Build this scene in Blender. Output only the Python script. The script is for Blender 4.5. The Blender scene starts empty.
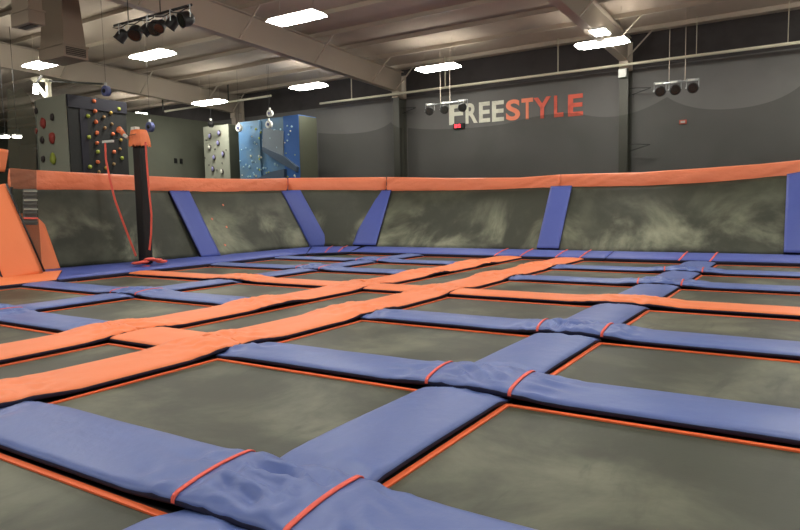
import bpy, math, random
from mathutils import Vector, noise
import numpy as np

C = bpy.context.scene.collection
sc = bpy.context.scene
Z0 = 0.9                      # pad tops stand 0.9 m above the building floor
random.seed(4)

# ------------------------------------------------------------------ camera
F_PX = 650.61
FW = Vector((-0.53571287, 0.83981524, -0.08787542))
RT = Vector((0.8438198, 0.53629572, -0.0188427))
UP = Vector((-0.03130283, 0.08424529, 0.99595324))
CAM = Vector((0, 0, 1.2))
cd = bpy.data.cameras.new('camera'); cam = bpy.data.objects.new('camera', cd); C.objects.link(cam)
cd.sensor_width = 36; cd.lens = F_PX / 800 * 36; cd.clip_end = 200; cd.clip_start = 0.02
from mathutils import Matrix
M3 = Matrix((RT, UP, -FW)).transposed()
cam.matrix_world = Matrix.Translation(CAM + Vector((0, 0, Z0))) @ M3.to_4x4()
sc.camera = cam

# ------------------------------------------------------------------ world, exposure
w = bpy.data.worlds.new('world'); sc.world = w; w.use_nodes = True
w.node_tree.nodes['Background'].inputs[0].default_value = (0.9, 0.95, 1, 1)
w.node_tree.nodes['Background'].inputs[1].default_value = 0.02
sc.view_settings.view_transform = 'Standard'; sc.view_settings.look = 'None'
sc.view_settings.gamma = 1; sc.view_settings.use_curve_mapping = False
sc.view_settings.exposure = 0.25
LAMP_DOWN = 46.0
LAMP_UP = 27.0
LAMP_COL = (1.0, 0.965, 0.88)

# ------------------------------------------------------------------ helpers
def at(px, py, axis, val):
    """point of the place seen at a pixel of the survey, on the plane axis = val"""
    d = FW + RT * ((px - 400) / F_PX) + UP * (-(py - 265) / F_PX)
    t = (val - CAM[axis]) / d[axis]
    return CAM + d * t

def srgb(r, g, b):
    f = lambda c: ((c / 255 + 0.055) / 1.055) ** 2.4 if c > 10 else c / 255 / 12.92
    return (f(r), f(g), f(b), 1)

def mat(name, col, rough=0.6, bump=None, mottle=None, metal=0.0, spec=0.5, emit=None, alpha=None, coat=0):
    m = bpy.data.materials.new(name); m.use_nodes = True
    nt = m.node_tree; b = nt.nodes['Principled BSDF']
    b.inputs['Base Color'].default_value = col; b.inputs['Roughness'].default_value = rough
    b.inputs['Metallic'].default_value = metal; b.inputs['Specular IOR Level'].default_value = spec
    if coat: b.inputs['Coat Weight'].default_value = coat; b.inputs['Coat Roughness'].default_value = .35
    tc = nt.nodes.new('ShaderNodeNewGeometry')
    def nz(scale, detail=4, rough_=.55, stretch=None, dist=0):
        n = nt.nodes.new('ShaderNodeTexNoise'); n.inputs['Scale'].default_value = scale
        n.inputs['Detail'].default_value = detail; n.inputs['Roughness'].default_value = rough_
        n.inputs['Distortion'].default_value = dist
        if stretch:
            mp = nt.nodes.new('ShaderNodeMapping'); mp.inputs['Scale'].default_value = stretch
            nt.links.new(tc.outputs['Position'], mp.inputs[0]); nt.links.new(mp.outputs[0], n.inputs['Vector'])
        else: nt.links.new(tc.outputs['Position'], n.inputs['Vector'])
        return n
    if mottle:
        prev = None
        for (scale, col2, lo, hi, stretch) in mottle:
            n = nz(scale, 6, .6, stretch, .4)
            mr = nt.nodes.new('ShaderNodeMapRange'); mr.inputs[1].default_value = lo; mr.inputs[2].default_value = hi
            mr.interpolation_type = 'SMOOTHSTEP'
            nt.links.new(n.outputs[0], mr.inputs[0])
            mx = nt.nodes.new('ShaderNodeMix'); mx.data_type = 'RGBA'
            if prev is None: mx.inputs[6].default_value = col
            else: nt.links.new(prev, mx.inputs[6])
            mx.inputs[7].default_value = col2
            nt.links.new(mr.outputs[0], mx.inputs[0]); prev = mx.outputs[2]
        nt.links.new(prev, b.inputs['Base Color'])
    if bump:
        prev = None
        for (scale, strength, dist, stretch) in bump:
            n = nz(scale, 5, .5, stretch)
            bp = nt.nodes.new('ShaderNodeBump'); bp.inputs['Strength'].default_value = strength
            bp.inputs['Distance'].default_value = dist
            nt.links.new(n.outputs[0], bp.inputs['Height'])
            if prev: nt.links.new(prev, bp.inputs['Normal'])
            prev = bp.outputs[0]
        nt.links.new(prev, b.inputs['Normal'])
    if emit:
        b.inputs['Emission Color'].default_value = emit[0]; b.inputs['Emission Strength'].default_value = emit[1]
    if alpha is not None: b.inputs['Alpha'].default_value = alpha
    return m

M = {}
M['blue'] = mat('blue_vinyl', srgb(84, 104, 164), .44, bump=[(3, .25, .05, None), (22, .12, .01, None)], spec=.5)
M['wall_blue'] = mat('deep_blue_vinyl', srgb(74, 90, 168), .5, bump=[(3, .25, .05, None), (22, .12, .01, None)])
M['orange'] = mat('orange_vinyl', srgb(240, 132, 82), .5, bump=[(3, .2, .05, None), (25, .12, .01, None)], spec=.4)
M['rail'] = mat('orange_rail_vinyl', srgb(238, 134, 94), .5, bump=[(2.2, .6, .1, (1, 1, 1.6)), (7, .5, .04, (.6, .6, 1.5))], spec=.4)
M['under'] = mat('painted_side_shade', srgb(27, 28, 56), .8)  # shade on pad sides and backs, put into the colour as dark navy
M['strap'] = mat('red_webbing', srgb(236, 100, 84), .7, bump=[(120, .3, .002, None)])
M['bed'] = mat('trampoline_mesh', srgb(56, 60, 47), .5, mottle=[(.9, srgb(112, 115, 96), .40, .75, None), (5, srgb(52, 56, 43), .5, .8, (1, .25, 1))], bump=[(60, .15, .003, None), (2, .2, .02, None)], spec=.35)
M['web'] = mat('orange_webbing', srgb(240, 110, 62), .6)
M['frame'] = mat('black_frame', srgb(18, 18, 26), .7)
M['wallbed'] = mat('wall_trampoline_mesh', srgb(62, 65, 55), .5, mottle=[(.7, srgb(84, 88, 74), .45, .7, None)], bump=[(50, .1, .003, None)], spec=.3)
def chalk(m):
    """pale worn smears where jumpers land, on the lower half of the wall beds"""
    nt = m.node_tree; b = nt.nodes['Principled BSDF']; src = b.inputs['Base Color'].links[0].from_socket
    g = nt.nodes.new('ShaderNodeNewGeometry'); sp = nt.nodes.new('ShaderNodeSeparateXYZ'); nt.links.new(g.outputs['Position'], sp.inputs[0])
    hr = nt.nodes.new('ShaderNodeMapRange'); hr.interpolation_type = 'SMOOTHSTEP'
    hr.inputs[1].default_value = 2.55; hr.inputs[2].default_value = 1.35; nt.links.new(sp.outputs[2], hr.inputs[0])
    n1 = nt.nodes.new('ShaderNodeTexNoise'); n1.inputs['Scale'].default_value = .55; n1.inputs['Detail'].default_value = 7; n1.inputs['Roughness'].default_value = .58; n1.inputs['Distortion'].default_value = .5
    nt.links.new(g.outputs['Position'], n1.inputs['Vector'])
    r1 = nt.nodes.new('ShaderNodeMapRange'); r1.interpolation_type = 'SMOOTHSTEP'; r1.inputs[1].default_value = .46; r1.inputs[2].default_value = .72; nt.links.new(n1.outputs[0], r1.inputs[0])
    mu = nt.nodes.new('ShaderNodeMath'); mu.operation = 'MULTIPLY'; nt.links.new(hr.outputs[0], mu.inputs[0]); nt.links.new(r1.outputs[0], mu.inputs[1])
    mx = nt.nodes.new('ShaderNodeMix'); mx.data_type = 'RGBA'; nt.links.new(mu.outputs[0], mx.inputs[0]); nt.links.new(src, mx.inputs[6]); mx.inputs[7].default_value = srgb(168, 172, 146)
    nt.links.new(mx.outputs[2], b.inputs['Base Color'])
chalk(M['wallbed'])
M['wall_lower'] = mat('grey_wall_paint', srgb(107, 106, 104), .8, mottle=[(.5, srgb(99, 99, 96), .4, .7, None)])
M['wall_upper'] = mat('dark_insulation', srgb(70, 66, 66), .9, mottle=[(1.2, srgb(60, 57, 56), .4, .7, None)])
M['wall_left'] = mat('green_grey_wall_paint', srgb(98, 101, 88), .85, mottle=[(.4, srgb(90, 93, 81), .4, .7, None)])
M['ceil'] = mat('beige_roof_lining', srgb(190, 176, 160), .85, mottle=[(.6, srgb(178, 165, 150), .4, .7, None)])
M['steel'] = mat('beige_painted_steel', srgb(186, 174, 158), .6, bump=[(8, .05, .01, None)])
M['steel_dark'] = mat('grey_painted_steel', srgb(74, 74, 66), .6)
M['pipe'] = mat('cream_pipe_paint', srgb(205, 200, 178), .5)
M['lens'] = mat('lamp_lens', (1, 1, 1, 1), .5, emit=((*LAMP_COL, 1), LAMP_DOWN))
M['upglow'] = mat('lamp_side_glow', (1, 1, 1, 1), .5, emit=((*LAMP_COL, 1), LAMP_UP))  # glow added around the lamp sides to spread light over the ceiling
M['white'] = mat('white_enamel', srgb(220, 222, 214), .5)
M['black'] = mat('black_metal', srgb(22, 22, 22), .45)
M['blackpad'] = mat('black_vinyl', srgb(14, 14, 14), .6, bump=[(4, .2, .02, None)])
M['chrome'] = mat('bright_metal', srgb(190, 195, 195), .3, metal=.9)
M['glassy'] = mat('lamp_glass', srgb(34, 36, 32), .15, spec=.8)
M['letter_white'] = mat('white_lettering', srgb(222, 222, 205), .7, mottle=[(3, srgb(198, 198, 182), .45, .7, None)])
M['letter_orange'] = mat('orange_lettering', srgb(240, 140, 108), .7)
M['letter_red'] = mat('red_orange_lettering', srgb(222, 104, 84), .7, mottle=[(3, srgb(196, 86, 70), .45, .7, None)])
M['duct'] = mat('brown_grey_duct', srgb(150, 135, 118), .6, bump=[(5, .05, .01, None)])
M['grille'] = mat('grille_shadow', srgb(70, 62, 52), .7)
M['tow_light'] = mat('pale_climbing_panel', srgb(150, 153, 138), .8, bump=[(20, .3, .01, None)])
M['tow_dark'] = mat('charcoal_climbing_panel', srgb(36, 38, 37), .8, bump=[(20, .3, .01, None)])
M['tow_navy'] = mat('navy_climbing_panel', srgb(22, 22, 36), .7)
M['tow_blue'] = mat('blue_climbing_panel', srgb(78, 120, 160), .7, mottle=[(.9, srgb(98, 126, 142), .4, .65, None)], bump=[(20, .3, .01, None)])
M['tow_blue2'] = mat('deep_blue_climbing_panel', srgb(50, 98, 168), .7, bump=[(20, .3, .01, None)])
M['tow_slate'] = mat('slate_climbing_panel', srgb(118, 130, 140), .8)
M['tow_side'] = mat('olive_climbing_panel', srgb(76, 79, 64), .8)
M['ledge'] = mat('steel_blue_ledge', srgb(66, 84, 104), .7)
M['floor'] = mat('dark_concrete', srgb(60, 58, 54), .8, mottle=[(1, srgb(72, 70, 64), .4, .7, None)])
for n, c in dict(red=(160, 62, 54), green=(160, 172, 66), yellow=(190, 160, 70), orange=(215, 110, 66), cream=(215, 215, 200), tan=(150, 120, 80), dark=(60, 50, 50), lilac=(150, 150, 200), pale=(170, 205, 220)).items():
    M['hold_' + n] = mat(n + '_resin_hold', srgb(*c), .6)
M['led'] = mat('red_led', srgb(255, 30, 40), .5, emit=((1, .05, .07, 1), 3))
M['tie'] = mat('blue_disc_plastic', srgb(96, 104, 150), .4)
M['ladder'] = mat('grey_webbing', srgb(96, 96, 92), .8)

def net_mat(name, col, a):
    m = bpy.data.materials.new(name); m.use_nodes = True; nt = m.node_tree; nt.nodes.clear()
    o = nt.nodes.new('ShaderNodeOutputMaterial'); mx = nt.nodes.new('ShaderNodeMixShader'); mx.inputs[0].default_value = a
    t = nt.nodes.new('ShaderNodeBsdfTransparent'); d = nt.nodes.new('ShaderNodeBsdfDiffuse'); d.inputs[0].default_value = col
    nt.links.new(t.outputs[0], mx.inputs[1]); nt.links.new(d.outputs[0], mx.inputs[2]); nt.links.new(mx.outputs[0], o.inputs[0])
    return m
M['net'] = net_mat('fine_dark_net', srgb(34, 36, 31), .36)
M['net2'] = net_mat('grey_curtain_net', srgb(78, 78, 66), .62)

class MB:
    def __init__(s): s.v = []; s.f = []; s.mi = []
    def add(s, vs, fs, mi=0):
        o = len(s.v); s.v += [tuple(v) for v in vs]; s.f += [tuple(i + o for i in f) for f in fs]; s.mi += [mi] * len(fs); return s
    def box(s, x0, x1, y0, y1, z0, z1, mi=0):
        vs = [(x, y, z) for z in (z0, z1) for y in (y0, y1) for x in (x0, x1)]
        return s.add(vs, [(0, 2, 3, 1), (4, 5, 7, 6), (0, 1, 5, 4), (2, 6, 7, 3), (0, 4, 6, 2), (1, 3, 7, 5)], mi)
    def prism(s, poly, off, mi=0):
        n = len(poly); off = Vector(off)
        vs = [Vector(p) for p in poly] + [Vector(p) + off for p in poly]
        return s.add(vs, [tuple(range(n))[::-1], tuple(range(n, 2 * n))] + [(i, (i + 1) % n, n + (i + 1) % n, n + i) for i in range(n)], mi)
    def tube(s, pts, r, n=10, mi=0, taper=None):
        pts = [Vector(p) for p in pts]; rings = []
        for i, p in enumerate(pts):
            d = (pts[min(i + 1, len(pts) - 1)] - pts[max(i - 1, 0)]).normalized()
            a = d.cross(Vector((0, 0, 1)) if abs(d.z) < .9 else Vector((1, 0, 0))).normalized(); b = d.cross(a)
            rr = r if taper is None else r * taper[i]
            rings.append([p + (a * math.cos(t) + b * math.sin(t)) * rr for t in [2 * math.pi * k / n for k in range(n)]])
        vs = [v for R_ in rings for v in R_]; fs = []
        for i in range(len(rings) - 1):
            for k in range(n): fs.append((i * n + k, i * n + (k + 1) % n, (i + 1) * n + (k + 1) % n, (i + 1) * n + k))
        fs += [tuple(range(n))[::-1], tuple(range((len(rings) - 1) * n, len(rings) * n))]
        return s.add(vs, fs, mi)
    def beam(s, a, b, w, t, up=(0, 0, 1), mi=0):
        a = Vector(a); b = Vector(b); d = (b - a).normalized(); r = d.cross(Vector(up)).normalized() * w / 2; u = r.cross(d).normalized() * t / 2
        return s.prism([a - r - u, a + r - u, a + r + u, a - r + u], b - a, mi)
    def blob(s, c, r, seed=0, squash=(1, 1, 1), n=8, mi=0):
        c = Vector(c); vs = [];m = n // 2
        for i in range(m + 1):
            for k in range(n):
                th = math.pi * i / m; ph = 2 * math.pi * k / n
                d = Vector((math.sin(th) * math.cos(ph), math.sin(th) * math.sin(ph), math.cos(th)))
                q = 1 + .35 * noise.noise(d * 1.7 + Vector((seed * 3.1, seed, 0)))
                vs.append(c + Vector((d.x * squash[0], d.y * squash[1], d.z * squash[2])) * r * q)
        return s.add(vs, [(i * n + k, i * n + (k + 1) % n, (i + 1) * n + (k + 1) % n, (i + 1) * n + k) for i in range(m) for k in range(n)], mi)
    def build(s, name, mats, parent=None, smooth=False, bevel=0, local=False):
        me = bpy.data.meshes.new(name)
        off = Vector((0, 0, 0))
        p = parent
        while p is not None and not local: off += p.location; p = p.parent
        me.from_pydata([tuple(Vector(v) - off) for v in s.v], [], s.f)
        if not isinstance(mats, (list, tuple)): mats = [mats]
        for m in mats: me.materials.append(m)
        me.polygons.foreach_set('material_index', s.mi)
        me.polygons.foreach_set('use_smooth', [smooth] * len(me.polygons)); me.update()
        o = bpy.data.objects.new(name, me); C.objects.link(o); o.parent = parent
        if bevel:
            b = o.modifiers.new('bevel', 'BEVEL'); b.width = bevel; b.segments = 2; b.limit_method = 'ANGLE'
        return o

def thing(name, label, cat, loc=(0, 0, 0), group=None):
    o = bpy.data.objects.new(name, None); C.objects.link(o); o.location = loc; o.empty_display_size = .1
    o['label'] = label; o['category'] = cat
    if group: o['group'] = group
    return o
def tag(o, label, cat, group=None):
    o['label'] = label; o['category'] = cat
    if group: o['group'] = group
    return o
def struct(o): o['kind'] = 'structure'; return o
def dup(root, loc, label, group=None):
    r = root.copy(); C.objects.link(r); r.location = loc; r['label'] = label
    if group: r['group'] = group
    def rec(a, b):
        for ch in [x for x in a.children]:
            c = ch.copy(); C.objects.link(c); c.parent = b; rec(ch, c)
    rec(root, r)
    return r

# ------------------------------------------------------------------ grid of the court
B = dict(B1=-1.91, B2=-4.61, B3=-6.07, B4=-8.66, B5=-11.49)
A = [None, 1.96, 4.055, 6.165, 8.265, 10.355, 12.43, 14.40]
WB, WO = .56, .66
UEND = 3.3
A7E, B5E = 14.28, -11.52
FB_V, FB_Z = 15.0, .13          # foot of the far trampoline wall
FT_V = 16.34                    # its leaning top
LB_U, LT_U = -12.45, -13.35     # foot and top of the left trampoline wall

# ------------------------------------------------------------------ room shell
CL = lambda v: 6.3 + (21 - v) * .035
X0, X1, Y0, Y1 = -40, 10, -9, 21.0
struct(MB().box(X0, X1, Y0, Y1 + .4, -Z0 - .1, -Z0).build('floor', M['floor']))
# roof lining: ribbed sheet sloping up towards the camera
mb = MB(); n = 0
vv = Y1 + .3
mb.prism([(X0, Y1 + .3, CL(Y1 + .3)), (X0, Y0, CL(Y0)), (X0, Y0, CL(Y0) + .1), (X0, Y1 + .3, CL(Y1 + .3) + .1)], (X1 - X0, 0, 0))
struct(mb.build('ceiling', M['ceil']))
struct(MB().box(X0, X1, Y1, Y1 + .2, 5.27, CL(Y1)).build('wall_back_upper', M['wall_upper']))
struct(MB().box(X0, X1, Y1 - .12, Y1 + .2, -Z0, 5.27).build('wall_back', M['wall_lower']))
struct(MB().box(X0 - .2, X0, Y0, Y1, -Z0, CL(Y0)).build('wall_left', M['wall_left']))
struct(MB().box(X1, X1 + .2, Y0, Y1, -Z0, CL(Y0)).build('wall_right', M['wall_lower']))
struct(MB().box(X0, X1, Y0 - .2, Y0, -Z0, CL(Y0)).build('wall_front', M['wall_lower']))
struct(MB().box(-22.2, -22.0, 12.2, Y1 - .12, -Z0, 5.0).build('wall_inner_left', M['wall_left']))
# purlins: Z-shaped steel running from side to side under the lining
for i in range(19):
    v = 20.3 - i * 1.52; z = CL(v)
    mb = MB(); mb.box(X0, X1, v - .006, v + .006, z - .13, z); mb.box(X0, X1, v - .07, v + .006, z - .142, z - .13)
    struct(mb.build('trim_%d' % (i + 1), M['steel']))

# ------------------------------------------------------------------ steel frames
names = {-21.4: 'leftmost roof girder over the climbing towers', -13.03: 'deep beige roof girder crossing above the left trampoline wall',
         -4.94: 'beige roof girder ending above the last letter of the wall sign', 3.15: 'beige roof girder right of the frame'}
cn = {-21.4: 'beige steel column behind the blue climbing tower', -13.03: 'steel column at the back wall left of the sign',
      -4.94: 'dark steel column at the back wall right of the sign', 3.15: 'steel column at the back wall beyond the right edge'}
for u in names:
    if u > 0: continue
    g = thing('roof_girder', names[u], 'girder', (u, 6, 5.7))
    mb = MB(); lo = lambda v: 5.42 + (20.9 - v) * .035
    a, b = Y0, 20.75
    mb.prism([(u - .008, a, lo(a)), (u - .008, b, lo(b)), (u - .008, b, CL(b) - .142), (u - .008, a, CL(a) - .142)], (.016, 0, 0))
    mb.build('web', M['steel'], g)
    mb = MB(); mb.prism([(u - .12, a, lo(a) - .02), (u - .12, b, lo(b) - .02), (u - .12, b, lo(b)), (u - .12, a, lo(a))], (.24, 0, 0)).build('lower_flange', M['steel'], g)
    mb = MB(); mb.prism([(u - .12, a, CL(a) - .162), (u - .12, b, CL(b) - .162), (u - .12, b, CL(b) - .143), (u - .12, a, CL(a) - .143)], (.24, 0, 0)).build('upper_flange', M['steel'], g)
    for k, i in enumerate((0, 1, 3, 5, 7, 9, 11)):
        v = 20.3 - i * 1.52
        for s in (1, -1):
            if s < 0 and i == 0: continue
            MB().beam((u + s * .1, v - .05, lo(v) + .02), (u + s * .85, v - .05, CL(v) - .13), .05, .03).build('brace', M['steel'], g)
    c = thing('steel_column', cn[u], 'column', (u, 20.7, -Z0))
    mb = MB()
    for (ya, yb, z0, z1) in [(20.36, 20.38, -Z0, 5.2), (20.86, 20.88, -Z0, 5.2)]: mb.box(u - .13, u + .13, ya, yb, z0, z1)
    mb.box(u - .008, u + .008, 20.38, 20.86, -Z0, 5.2); mb.build('shaft', M['steel_dark'] if u > -20 else M['steel'], c)
    mb = MB(); mb.box(u - .13, u + .13, 20.30, 20.32, 5.2, 5.46); mb.box(u - .13, u + .13, 20.86, 20.88, 5.2, 6.05); mb.box(u - .008, u + .008, 20.32, 20.86, 5.2, 5.46)
    mb.build('knee', M['steel'], c)
    if u == -4.94:
        MB().box(u - .12, u + .1, 20.2, 20.30, 4.93, 5.17).build('junction_box', M['white'], c)
    for dz in ((0, -1.65) if u > -10 else (0,)):
        if u < -20: continue
        mb = MB(); z = (4.55 if u > -10 else 4.75) + dz
        mb.tube([(u + .13, 20.5, z + .08), (u + .75, 20.5, z + .03)], .015); mb.tube([(u + .13, 20.5, z - .14), (u + .75, 20.5, z + .03)], .015)
        mb.build('bracket', M['black'], c)

# sprinkler pipe along the back wall
p1 = at(320, 103, 1, 20.15); p2 = at(800, 43.5, 1, 20.15)
zp = (p1.z + p2.z) / 2
pt = thing('sprinkler_pipe', 'long cream pipe running along the back wall above the sign', 'pipe', (p1.x, 20.15, zp))
MB().tube([(p1.x, 20.15, zp + .02), (3.0, 20.15, zp - .02)], .042, 12).build('pipe_run', M['pipe'], pt, True)
for px in (351, 445, 558, 696, 787):
    q = at(px, 70, 1, 20.15)
    MB().tube([(q.x, 20.15, zp), (q.x, 20.15, CL(20.15) - .0)], .02 if px in (351, 445, 558) else .011, 8).build('hanger', M['pipe'], pt, True)
p1 = at(165, 112, 1, 19.2); p2 = at(271, 95, 1, 19.2)
pt = thing('sprinkler_pipe', 'short cream pipe hanging left of the blue climbing tower', 'pipe', (p1.x, 19.2, (p1.z + p2.z) / 2))
z = (p1.z + p2.z) / 2
MB().tube([(p1.x, 19.2, z), (p2.x, 19.2, z)], .045, 12).build('pipe_run', M['pipe'], pt, True)
for px in (162.5, 228.5):
    q = at(px, 100, 1, 19.2); MB().tube([(q.x, 19.2, z), (q.x, 19.2, CL(19.2))], .03, 8).build('hanger', M['steel_dark'], pt, True)

# ------------------------------------------------------------------ ceiling lamps
def make_lamp(label, cat='lamp'):
    t = thing('ceiling_lamp', label, cat, (0, 0, 0), 'ceiling lamps')
    L, W_ = 1.36, .52
    mb = MB(); mb.box(-L / 2 + .05, L / 2 - .05, -W_ / 2 + .05, W_ / 2 - .05, .0, .075)
    mb.build('housing', M['white'], t, local=True)
    mb = MB(); a, b = L / 2 - .02, W_ / 2 - .02; a2, b2 = a - .13, b - .07
    mb.add([(-a, -b, 0), (a, -b, 0), (a, b, 0), (-a, b, 0), (-a2, -b2, -.04), (a2, -b2, -.04), (a2, b2, -.04), (-a2, b2, -.04)],
           [(4, 7, 6, 5), (0, 1, 5, 4), (1, 2, 6, 5), (2, 3, 7, 6), (3, 0, 4, 7)][0:1] + [(0, 4, 5, 1), (1, 5, 6, 2), (2, 6, 7, 3), (3, 7, 4, 0)])
    mb.build('lens', M['lens'], t, local=True)
    mb = MB(); a3, b3 = L / 2 + .004, W_ / 2 + .004
    mb.add([(-a3, -b3, .0), (a3, -b3, .0), (a3, b3, .0), (-a3, b3, .0), (-a3 + .04, -b3 + .04, .06), (a3 - .04, -b3 + .04, .06), (a3 - .04, b3 - .04, .06), (-a3 + .04, b3 - .04, .06)],
           [(0, 1, 5, 4), (1, 2, 6, 5), (2, 3, 7, 6), (3, 0, 4, 7)])
    mb.build('side_glow', M['upglow'], t, local=True)
    for s in (-1, 1): MB().tube([(s * .5, 0, .07), (s * .5, 0, .93)], .006, 6).build('hanger_wire', M['steel'], t, local=True)
    return t
lamp0 = None
lampdesc = {
    (-10.06, 11.6): 'large bright ceiling lamp at top centre, nearest below the deep girder',
    (-15.56, 11.9): 'bright ceiling lamp just below the bar of seven stage spotlights',
    (-18.95, 10.75): 'bright ceiling lamp below the square air duct',
    (-25.6, 11.6): 'ceiling lamp beyond the left edge of the room',
    (-19.1, 17.0): 'ceiling lamp in front of the short cream pipe, left of the blue tower',
    (-15.24, 18.1): 'ceiling lamp above and right of the blue climbing tower',
    (-10.06, 18.2): 'ceiling lamp above the three spotlights left of the sign',
    (-5.0, 18.2): 'ceiling lamp at the column right of the sign',
    (-25.7, 18.5): 'dim far ceiling lamp behind the orange capped black post',
    (.3, 18.2): 'ceiling lamp cut off by the right edge of the photo'}
spots = list(lampdesc)
for v in (11.6, 5.0, -1.6):
    for u in (-25.6, -20.5, -15.5, -10.06, -5.0, 0.3, 5.6):
        if all(abs(u - a) + abs(v - b) > 3 for a, b in spots) and not (v < 6 and u < -18): spots.append((u, v))
spots += [(5.6, 18.2), (-31, 18.2), (-33, 11.6)]
out_g = 'ceiling lamps outside the view'
for s in spots:
    vr = 'far row by the back wall' if s[1] > 15 else 'row level with the stage spotlights' if s[1] > 8 else 'row nearer than the stage spotlights' if s[1] > 2 else 'row behind the camera'
    ur = {-33: 'farthest left', -31: 'farthest left', -25.6: 'far left', -20.5: 'left', -15.5: 'over the left wall', -15.56: 'over the left wall', -10.06: 'over the left cells', -5.0: 'over the orange lane', .3: 'over the right cells', 5.6: 'rightmost'}.get(s[0], 'left')
    lb = lampdesc.get(s, 'ceiling lamp outside the photo, ' + vr + ', ' + ur); gp = 'ceiling lamps' if s in lampdesc else out_g
    hz = 5.2 if s == (-19.1, 17.0) else 5.5
    if lamp0 is None: lamp0 = make_lamp(lb); lamp0.location = (s[0], s[1], 5.5)
    else: dup(lamp0, (s[0], s[1], hz), lb, gp)
q = at(600, 31.5, 0, -4.94 + .02)
e = thing('emergency_lamp', 'small square bright lamp fixed under the girder above the right column', 'lamp', at(600, 32, 2, 5.5))
q = e.location
MB().box(q.x - .2, q.x + .2, q.y - .3, q.y + .3, q.z, q.z + .05).build('housing', M['white'], e)
MB().box(q.x - .18, q.x + .18, q.y - .28, q.y + .28, q.z - .03, q.z).build('lens', M['lens'], e)

# ------------------------------------------------------------------ trampolines
def cell(u0, w0, u1, w1, v0, x0, v1, x1, label):
    """bed between pad centre lines u0..u1, v0..v1, pad widths w0,w1,x0,x1"""
    ua, ub, va, vb = u0 + w0 / 2, u1 - w1 / 2, v0 + x0 / 2, v1 - x1 / 2
    t = thing('trampoline', label, 'trampoline', ((u0 + u1) / 2, (v0 + v1) / 2, -Z0), 'grey-green trampolines set in the court')
    zb = -.062
    nx, ny = 24, 24; vs = []; mb = MB()
    for j in range(ny + 1):
        for i in range(nx + 1):
            fx, fy = i / nx, j / ny
            sag = -.012 * (4 * fx * (1 - fx)) * (4 * fy * (1 - fy))
            vs.append((ua + (ub - ua) * fx, va + (vb - va) * fy, zb + sag))
    mb.add(vs, [(j * (nx + 1) + i, j * (nx + 1) + i + 1, (j + 1) * (nx + 1) + i + 1, (j + 1) * (nx + 1) + i) for j in range(ny) for i in range(nx)])
    mb.build('bed', M['bed'], t, True)
    mb = MB(); b_ = .042; z0, z1 = zb - .004, zb + .009; g = .006
    mb.box(ua + g, ub - g, vb - b_, vb - g, z0, z1); mb.box(ua + g, ub - g, va + g, va + b_, z0, z1)
    mb.box(ua + g, ua + b_, va + b_, vb - b_, z0, z1); mb.box(ub - b_, ub - g, va + b_, vb - b_, z0, z1)
    mb.build('edge_webbing', M['web'], t)
    mb = MB(); z0, z1 = -.17, -.072
    oa, ob, pa, pb = u0 + .04, u1 - .04, v0 + .04, v1 - .04
    mb.box(oa, ob, vb + .004, pb, z0, z1); mb.box(oa, ob, pa, va - .004, z0, z1)
    mb.box(oa, ua - .004, va, vb, z0, z1); mb.box(ub + .004, ob, va, vb, z0, z1)
    for x in (oa + .05, ob - .05):
        for y in (pa + .05, pb - .05): mb.box(x - .03, x + .03, y - .03, y + .03, -Z0, z0)
    mb.build('frame', M['frame'], t)
rowsn = ['in the nearest row', 'in the second row from the camera', 'in the third row from the camera', 'in the fourth row from the camera',
         'in the fifth row from the camera', 'in the sixth row from the camera', 'in the row by the far wall']
V = [-.15] + A[1:7] + [A7E]
def vw(k): return {0: .3, 7: 0}.get(k, WO if k == 4 else WB)
cols = [(B['B1'], WB, UEND, 0, 'trampoline right of the blue spine pad, ', range(0, 7)),
        (B['B2'], WO, B['B1'], WB, 'trampoline between the orange lane and the blue spine, ', range(0, 7)),
        (B['B4'], WB, B['B3'], WO, 'trampoline just left of the orange lane, ', range(1, 7)),
        (B5E, 0, B['B4'], WB, 'trampoline along the left wall, ', range(1, 7))]
for (u0, w0, u1, w1, s, rr) in cols:
    for k in rr: cell(u0, w0, u1, w1, V[k], vw(k), V[k + 1], vw(k + 1), s + rowsn[k])
for (k0, k1, s) in [(0, 2, 'narrow trampoline in the orange lane, nearest one'), (2, 4, 'narrow trampoline in the middle of the orange lane'), (4, 7, 'narrow trampoline at the far end of the orange lane')]:
    cell(B['B3'], WO, B['B2'], WO, V[k0], WO if k0 else .3, V[k1], 0 if k1 == 7 else WO, s)

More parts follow.
